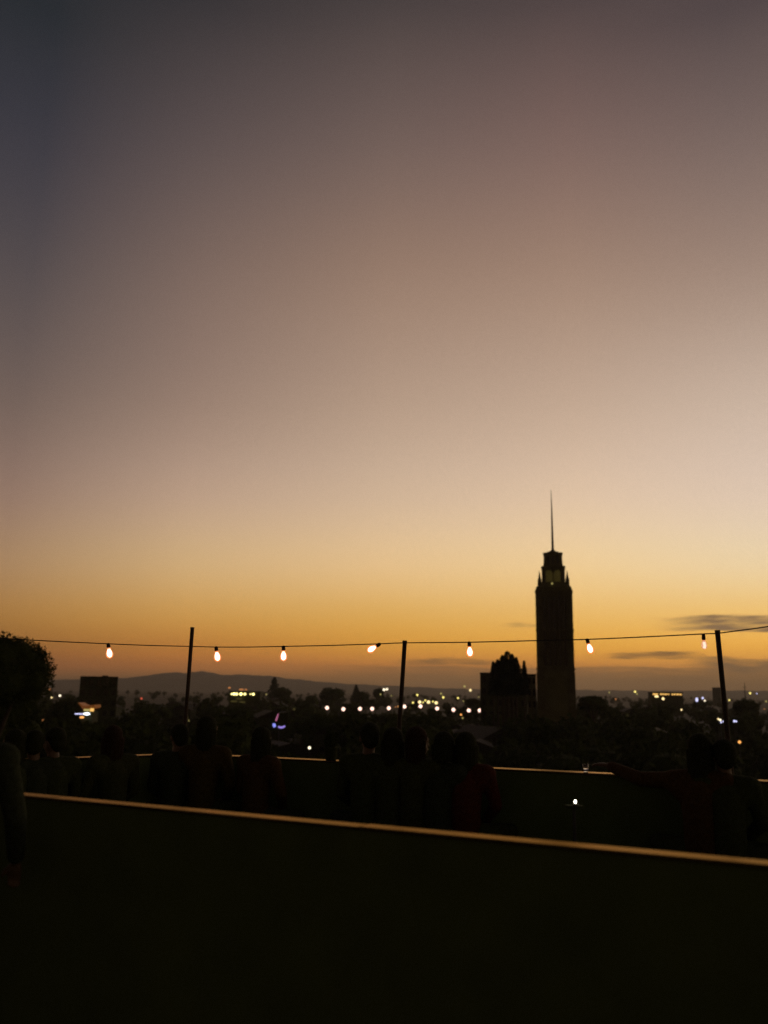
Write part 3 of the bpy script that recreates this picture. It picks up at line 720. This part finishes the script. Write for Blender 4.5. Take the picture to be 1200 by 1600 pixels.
# ---------------------------------------------------------------- people
def capsule(bm, a, b, ra, rb, n=12):
    a, b = Vector(a), Vector(b); d = b-a
    q = d.to_track_quat('Z', 'Y').to_matrix().to_4x4() if d.length > 1e-6 else Matrix()
    if d.length > 1e-6:
        bmesh.ops.create_cone(bm, cap_ends=True, segments=n, radius1=ra, radius2=rb, depth=d.length, matrix=Matrix.Translation((a+b)/2) @ q)
    for p, r in ((a, ra), (b, rb)): bmesh.ops.create_icosphere(bm, subdivisions=2, radius=r, matrix=Matrix.Translation(p))
def eggs(bm, c, r, R=None):
    m = Matrix.Translation(Vector(c)) @ (R.to_4x4() if R is not None else Matrix()) @ Matrix.Diagonal((*r, 1))
    bmesh.ops.create_icosphere(bm, subdivisions=3, radius=1, matrix=m)
def finish(bm, name, m, parent, voxel, smooth=3):
    me = bpy.data.meshes.new(name); bm.to_mesh(me); bm.free()
    o = bpy.data.objects.new(name, me); scn.collection.objects.link(o)
    r = o.modifiers.new('r', 'REMESH'); r.mode = 'VOXEL'; r.voxel_size = voxel; r.use_smooth_shade = True
    s = o.modifiers.new('s', 'SMOOTH'); s.iterations = smooth; s.factor = .5
    dg = bpy.context.evaluated_depsgraph_get(); nm = bpy.data.meshes.new_from_object(o.evaluated_get(dg))
    o.modifiers.clear(); o.data = nm; nm.materials.clear(); nm.materials.append(m)
    for p in nm.polygons: p.use_smooth = True
    o.parent = parent; return o
SEAT = dict(pelvis=(0, 0, .54), waist=(0, -.03, .70), chest=(0, .0, .92), neck=(0, .02, 1.075), skull=(0, .045, 1.135),
            shL=(-.175, 0, 1.015), elL=(-.235, .05, .77), wrL=(-.12, .22, .62), hdL=(-.05, .26, .60),
            shR=(.175, 0, 1.015), elR=(.235, .05, .77), wrR=(.12, .22, .62), hdR=(.05, .26, .60),
            hipL=(-.095, .03, .53), knL=(-.33, .19, .55), anL=(.03, .20, .53), toL=(.13, .15, .51),
            hipR=(.095, .03, .53), knR=(.33, .19, .55), anR=(-.03, .27, .52), toR=(-.13, .24, .50))
STAND = dict(pelvis=(0, 0, .95), waist=(0, .0, 1.10), chest=(0, .0, 1.30), neck=(0, .02, 1.47), skull=(0, .045, 1.535),
            shL=(-.185, 0, 1.41), elL=(-.26, .0, 1.13), wrL=(-.25, .14, .90), hdL=(-.24, .18, .83),
            shR=(.185, 0, 1.41), elR=(.26, .0, 1.13), wrR=(.25, .14, .90), hdR=(.24, .18, .83),
            hipL=(-.095, 0, .93), knL=(-.11, .03, .50), anL=(-.12, -.02, .09), toL=(-.14, .13, .04),
            hipR=(.095, 0, .93), knR=(.11, .03, .50), anR=(.12, -.02, .09), toR=(.14, .13, .04))
def person(label, loc, rz, s, base, top, legs, hair, hlen=.0, yaw=0.0, tilt=0.0, over=None, vox=.009):
    J = dict(base); J.update(over or {}); J = {k: Vector(v) for k, v in J.items()}
    t = thing('person', label, 'person', loc, rz); t.scale = (s, s, s)
    bm = bmesh.new(); C_ = lambda a, b, ra, rb: capsule(bm, J[a], J[b], ra, rb)
    C_('pelvis', 'waist', .115, .105); C_('waist', 'chest', .105, .12); C_('chest', 'neck', .10, .05)
    capsule(bm, J['shL'], J['chest']+Vector((-.04, 0, .03)), .055, .09); capsule(bm, J['shR'], J['chest']+Vector((.04, 0, .03)), .055, .09)
    for S in 'LR':
        C_('sh'+S, 'el'+S, .046, .036); C_('el'+S, 'wr'+S, .036, .024); C_('hip'+S, 'kn'+S, .082, .054); C_('kn'+S, 'an'+S, .053, .034)
        C_('an'+S, 'to'+S, .036, .026); capsule(bm, J['an'+S], J['an'+S]+Vector((0, -.05, -.06)), .035, .028)
        # hand: palm, four curled fingers of unequal length and a thumb from the side of the palm
        w, hd = J['wr'+S], J['hd'+S]; d = (hd-w).normalized(); sd = -1 if S == 'L' else 1
        side = d.cross(Vector((0, 0, 1))).normalized(); up = side.cross(d).normalized()
        R = Matrix((side, d, up)).transposed()
        eggs(bm, w+d*.05, (.036, .052, .017), R)
        for i, ln in enumerate((.062, .072, .066, .05)):
            b0 = w+d*.085+side*(.027-.018*i); b1 = b0+d*ln*.5-up*.004; b2 = b1+d*ln*.38-up*.020
            capsule(bm, b0, b1, .0092, .0085, 8); capsule(bm, b1, b2, .0085, .0075, 8)
        th = w+d*.03-side*sd*.028; capsule(bm, th, th+d*.03-side*sd*.026, .011, .010, 8); capsule(bm, th+d*.03-side*sd*.026, th+d*.058-side*sd*.03-up*.008, .010, .0085, 8)
    HR = Matrix.Rotation(yaw, 3, 'Z') @ Matrix.Rotation(tilt, 3, 'X'); sk = J['skull']+Vector((0, 0, .085))
    H = lambda x, y, z: sk+HR @ Vector((x, y, z))
    C_('neck', 'skull', .054, .05); capsule(bm, J['skull'], H(0, -.01, -.03), .05, .06)
    eggs(bm, H(0, -.012, .03), (.074, .092, .088), HR); eggs(bm, H(0, .018, -.045), (.056, .066, .068), HR); capsule(bm, H(0, .062, -.085), H(0, .055, -.07), .02, .028)
    capsule(bm, H(0, .085, .01), H(0, .103, -.028), .009, .014); capsule(bm, H(-.018, .083, -.058), H(.018, .083, -.058), .009, .009)
    for e in (-1, 1):
        eggs(bm, H(e*.031, .073, .008), (.014, .012, .010), HR); eggs(bm, H(e*.076, -.005, -.008), (.009, .019, .030), HR)
        capsule(bm, H(e*.018, .083, .026), H(e*.045, .074, .028), .008, .006)
    finish(bm, 'body', MT['skin'], t, vox)
    bm = bmesh.new(); e = .016
    C_('pelvis', 'waist', .115+e, .108+e); C_('waist', 'chest', .108+e, .122+e); capsule(bm, J['chest'], J['neck']-Vector((0, 0, .03)), .10+e, .055+e)
    capsule(bm, J['shL'], J['neck']+Vector((-.02, 0, -.035)), .062+e, .05+e); capsule(bm, J['shR'], J['neck']+Vector((.02, 0, -.035)), .062+e, .05+e)
    capsule(bm, J['shL'], J['chest']+Vector((-.04, 0, -.01)), .06+e, .09+e); capsule(bm, J['shR'], J['chest']+Vector((.04, 0, -.01)), .06+e, .09+e)
    for S in 'LR': C_('sh'+S, 'el'+S, .05+e, .040+e); capsule(bm, J['el'+S], J['el'+S].lerp(J['wr'+S], .88), .040+e, .028+e)
    finish(bm, 'jacket', top, t, .012)
    bm = bmesh.new(); e = .013
    capsule(bm, J['hipL'], J['hipR'], .10+e, .10+e)
    for S in 'LR': C_('hip'+S, 'kn'+S, .085+e, .056+e); C_('kn'+S, 'an'+S, .055+e, .040+e)
    finish(bm, 'trousers', legs, t, .012)
    bm = bmesh.new()
    for S in 'LR':
        a, b = J['an'+S], J['to'+S]; capsule(bm, a+Vector((0, -.04, -.045)), b, .042, .035); capsule(bm, a, b, .042, .033)
    finish(bm, 'shoes', MT['shoe'], t, .009)
    bm = bmesh.new(); eggs(bm, H(0, -.024, .042), (.086, .098, .090), HR)
    eggs(bm, H(0, -.06, -.0), (.075, .055, .085), HR)
    if hlen:
        for k in range(9):
            a = math.pi*(1.02+.96*k/8); x, y = math.cos(a)*.078, math.sin(a)*.078-.012
            capsule(bm, H(x, y, .0), H(x*1.08, y*1.05, -.06-hlen*random.uniform(.85, 1.1)), .028, .016, 8)
    hb = finish(bm, 'hair', hair, t, .007, 2)
    return t
def ground_at(px, off):
    """where the bearing of column px meets the line 'off' metres inside the far parapet"""
    r = on_wall(px, 1170, -off); return Vector((r.x, r.y, DECK))
rb = math.atan2(nb.y, nb.x)-math.pi/2; rl = math.atan2(nl.y, nl.x)-math.pi/2
def sit(label, px, ytop, off, rz, top, legs, hair, **k):
    p = ground_at(px, off); z = at(px, ytop, p.y).z-DECK; s = z/1.345
    return person(label, p, rz, s, SEAT, top, legs, hair, **k)
sit('seated person in dark clothes just left of the leftmost lit stretch of parapet cap', 86, 1137, .36, rl, MT['black'], MT['jean'], MT['hair'], yaw=.4)
sit('seated person in black between the two left stretches of lit parapet cap', 179, 1134, .38, rl, MT['olive'], MT['black'], MT['hairb'], hlen=.12, yaw=-.5)
sit('seated person in dark clothes right under the leftmost pole', 276, 1131, .38, rb*.3, MT['navy'], MT['black'], MT['hair'], yaw=.7)
sit('seated person whose ochre shoulder catches the bulb light left of the neon sign', 321, 1119, .38, rb+.2, MT['ochre'], MT['black'], MT['hair'], hlen=.1, yaw=-.3)
sit('seated person with dark hair and brown top right below the neon sign', 405, 1136, .34, rb-.15, MT['brown'], MT['jean'], MT['hair'], hlen=.22, yaw=.1)
sit('seated person in dark clothes left of the middle pole', 574, 1129, .38, rb+.1, MT['black'], MT['jean'], MT['hair'], hlen=.0, yaw=.5)
sit('seated person in dark clothes right of the middle pole with a pale sleeve edge', 650, 1136, .38, rb-.1, MT['olive'], MT['black'], MT['hairb'], hlen=.1, yaw=-.4)
sit('seated person in black hidden between the people left and right of the middle pole', 612, 1137, .38, rb+.2, MT['black'], MT['black'], MT['hair'], hlen=.15, yaw=.3)
sit('seated person in dark navy just left of the long haired person in red', 689, 1143, .38, rb-.2, MT['navy'], MT['black'], MT['hair'], hlen=.05, yaw=.6)
sit('seated person in dark clothes second from the left end of the parapet', 55, 1141, .38, rl-.1, MT['navy'], MT['black'], MT['hair'], yaw=-.2)
sit('seated person in dark clothes at the foot of the rightmost pole', 1130, 1156, .38, rb+.1, MT['black'], MT['navy'], MT['hair'], yaw=.2)
sit('seated person in dark clothes at the left edge behind the standing shoulder', 24, 1140, .38, rl+.2, MT['black'], MT['black'], MT['hair'], hlen=.1, yaw=.3)
sit('seated long haired person with a dark red shoulder left of the lit cap', 728, 1144, .34, rb+.15, MT['red'], MT['black'], MT['hair'], hlen=.3, yaw=-.2)
sit('seated person resting a brown sleeved arm along the parapet at the right', 1090, 1147, .38, rb, MT['brown'], MT['black'], MT['hair'], hlen=.16, yaw=.6,
    over=dict(shL=(-.19, .03, 1.01), elL=(-.43, .13, 1.0), wrL=(-.70, .32, 1.075), hdL=(-.78, .35, 1.08)))
pl = at(-50, 1150, 4.2)
person('standing person in dark jacket whose shoulder enters at the left edge', (pl.x, 4.2, DECK), .15, .91, STAND, MT['navy'], MT['black'], MT['hairb'], vox=.010)
# benches under the seated people
def bench(a, b, label):
    c = (a+b)/2; t = thing('bench', label, 'bench', c, math.atan2((b-a).y, (b-a).x), 'benches along the parapet'); L = (b-a).length/2
    bevel(MB().box((0, 0, .42), (L, .21, .025)).build('seat', MT['bench'], t), .008)
    for sx_ in (-1, 1): MB().box((sx_*(L-.2), 0, .197), (.03, .16, .195)).build('leg', MT['table'], t)
def wp(px, off): return ground_at(px, off)
bench(wp(300, .40), wp(455, .40), 'dark bench under the people left of the middle pole')
bench(wp(530, .40), wp(780, .40), 'dark bench under the people beneath the middle pole')
bench(wp(1020, .40), wp(1190, .40), 'dark bench under the person resting an arm on the parapet')
bench(wp(60, .40), wp(270, .40), 'dark bench along the left run of parapet')
# low table with a tiny light, a tumbler and a dark pot on the cap
tp = at(899, 1253.5, 6.15); tz = tp.z-DECK
t = thing('side_table', 'dark round side table carrying a tiny white tea light', 'table', (tp.x, 6.2, DECK))
MB().tube([(0, 0, tz-.04), (0, 0, tz-.025)], .06, 28).build('table_top', MT['black'], t)
MB().tube([(0, 0, .02), (0, 0, tz-.04)], .011, 12).build('pedestal', MT['table'], t)
MB().tube([(0, 0, .002), (0, 0, .022)], [.17, .15], 24).build('foot', MT['table'], t)
t = thing('tea_light', 'tiny white tea light glowing alone in the dark of the terrace', 'tea light', (tp.x, 6.15, DECK+tz-.024))
MB().tube([(0, 0, 0), (0, 0, .015)], .019, 14).build('cup', MT['metal'], t)
MB().ell((0, 0, .028), (.0095, .0095, .013), 8, 6).build('flame', GL['tea'], t, smooth=True)
gp = on_wall(915, 1195, -.0)
gm = bpy.data.materials.new('tumbler_glass'); gm.use_nodes = True; b = gm.node_tree.nodes['Principled BSDF']
b.inputs['Transmission Weight'].default_value = 1; b.inputs['Roughness'].default_value = .02; b.inputs['IOR'].default_value = 1.45
t = tag(MB().tube([(0, 0, 0), (0, 0, .003), (0, 0, .06), (0, 0, .06), (0, 0, .006)], [.017, .019, .024, .022, .016], 20).build('glass_tumbler', gm, smooth=True), 'small glass tumbler glinting on the parapet cap below the tower', 'glass')
t.location = (gp.x, gp.y, DECK+1.0015)
pp = on_wall(517, 1186)
t = thing('pot', 'small dark pot standing on the parapet cap left of the middle pole', 'pot', (pp.x, pp.y, DECK+1.0015))
MB().tube([(0, 0, 0), (0, 0, .01), (0, 0, .10), (0, 0, .115), (0, 0, .11)], [.045, .05, .06, .064, .05], 18).build('pot_body', MT['black'], t, smooth=True)
q = MB(); leaves(q, Vector((0, 0, .17)), (.07, .07, .09), 220, .014, .1); q.build('plant', MT['leaf'], t)

# ---------------------------------------------------------------- haze
hz = MB().box((0, 4600, 174.5), (11600, 7300, 175.5)).build('haze', MT['ground'])
hm = bpy.data.materials.new('haze_air'); hm.use_nodes = True; hn = hm.node_tree.nodes; hn.clear()
pv = hn.new('ShaderNodeVolumePrincipled'); out = hn.new('ShaderNodeOutputMaterial'); hm.node_tree.links.new(pv.outputs[0], out.inputs['Volume'])
pv.inputs['Density'].default_value = 9e-5; pv.inputs['Color'].default_value = (.9, .86, .8, 1); pv.inputs['Anisotropy'].default_value = .35
hz.data.materials.clear(); hz.data.materials.append(hm); hz['kind'] = 'stuff'; hz['label'] = 'evening haze over the city'; hz['category'] = 'haze'
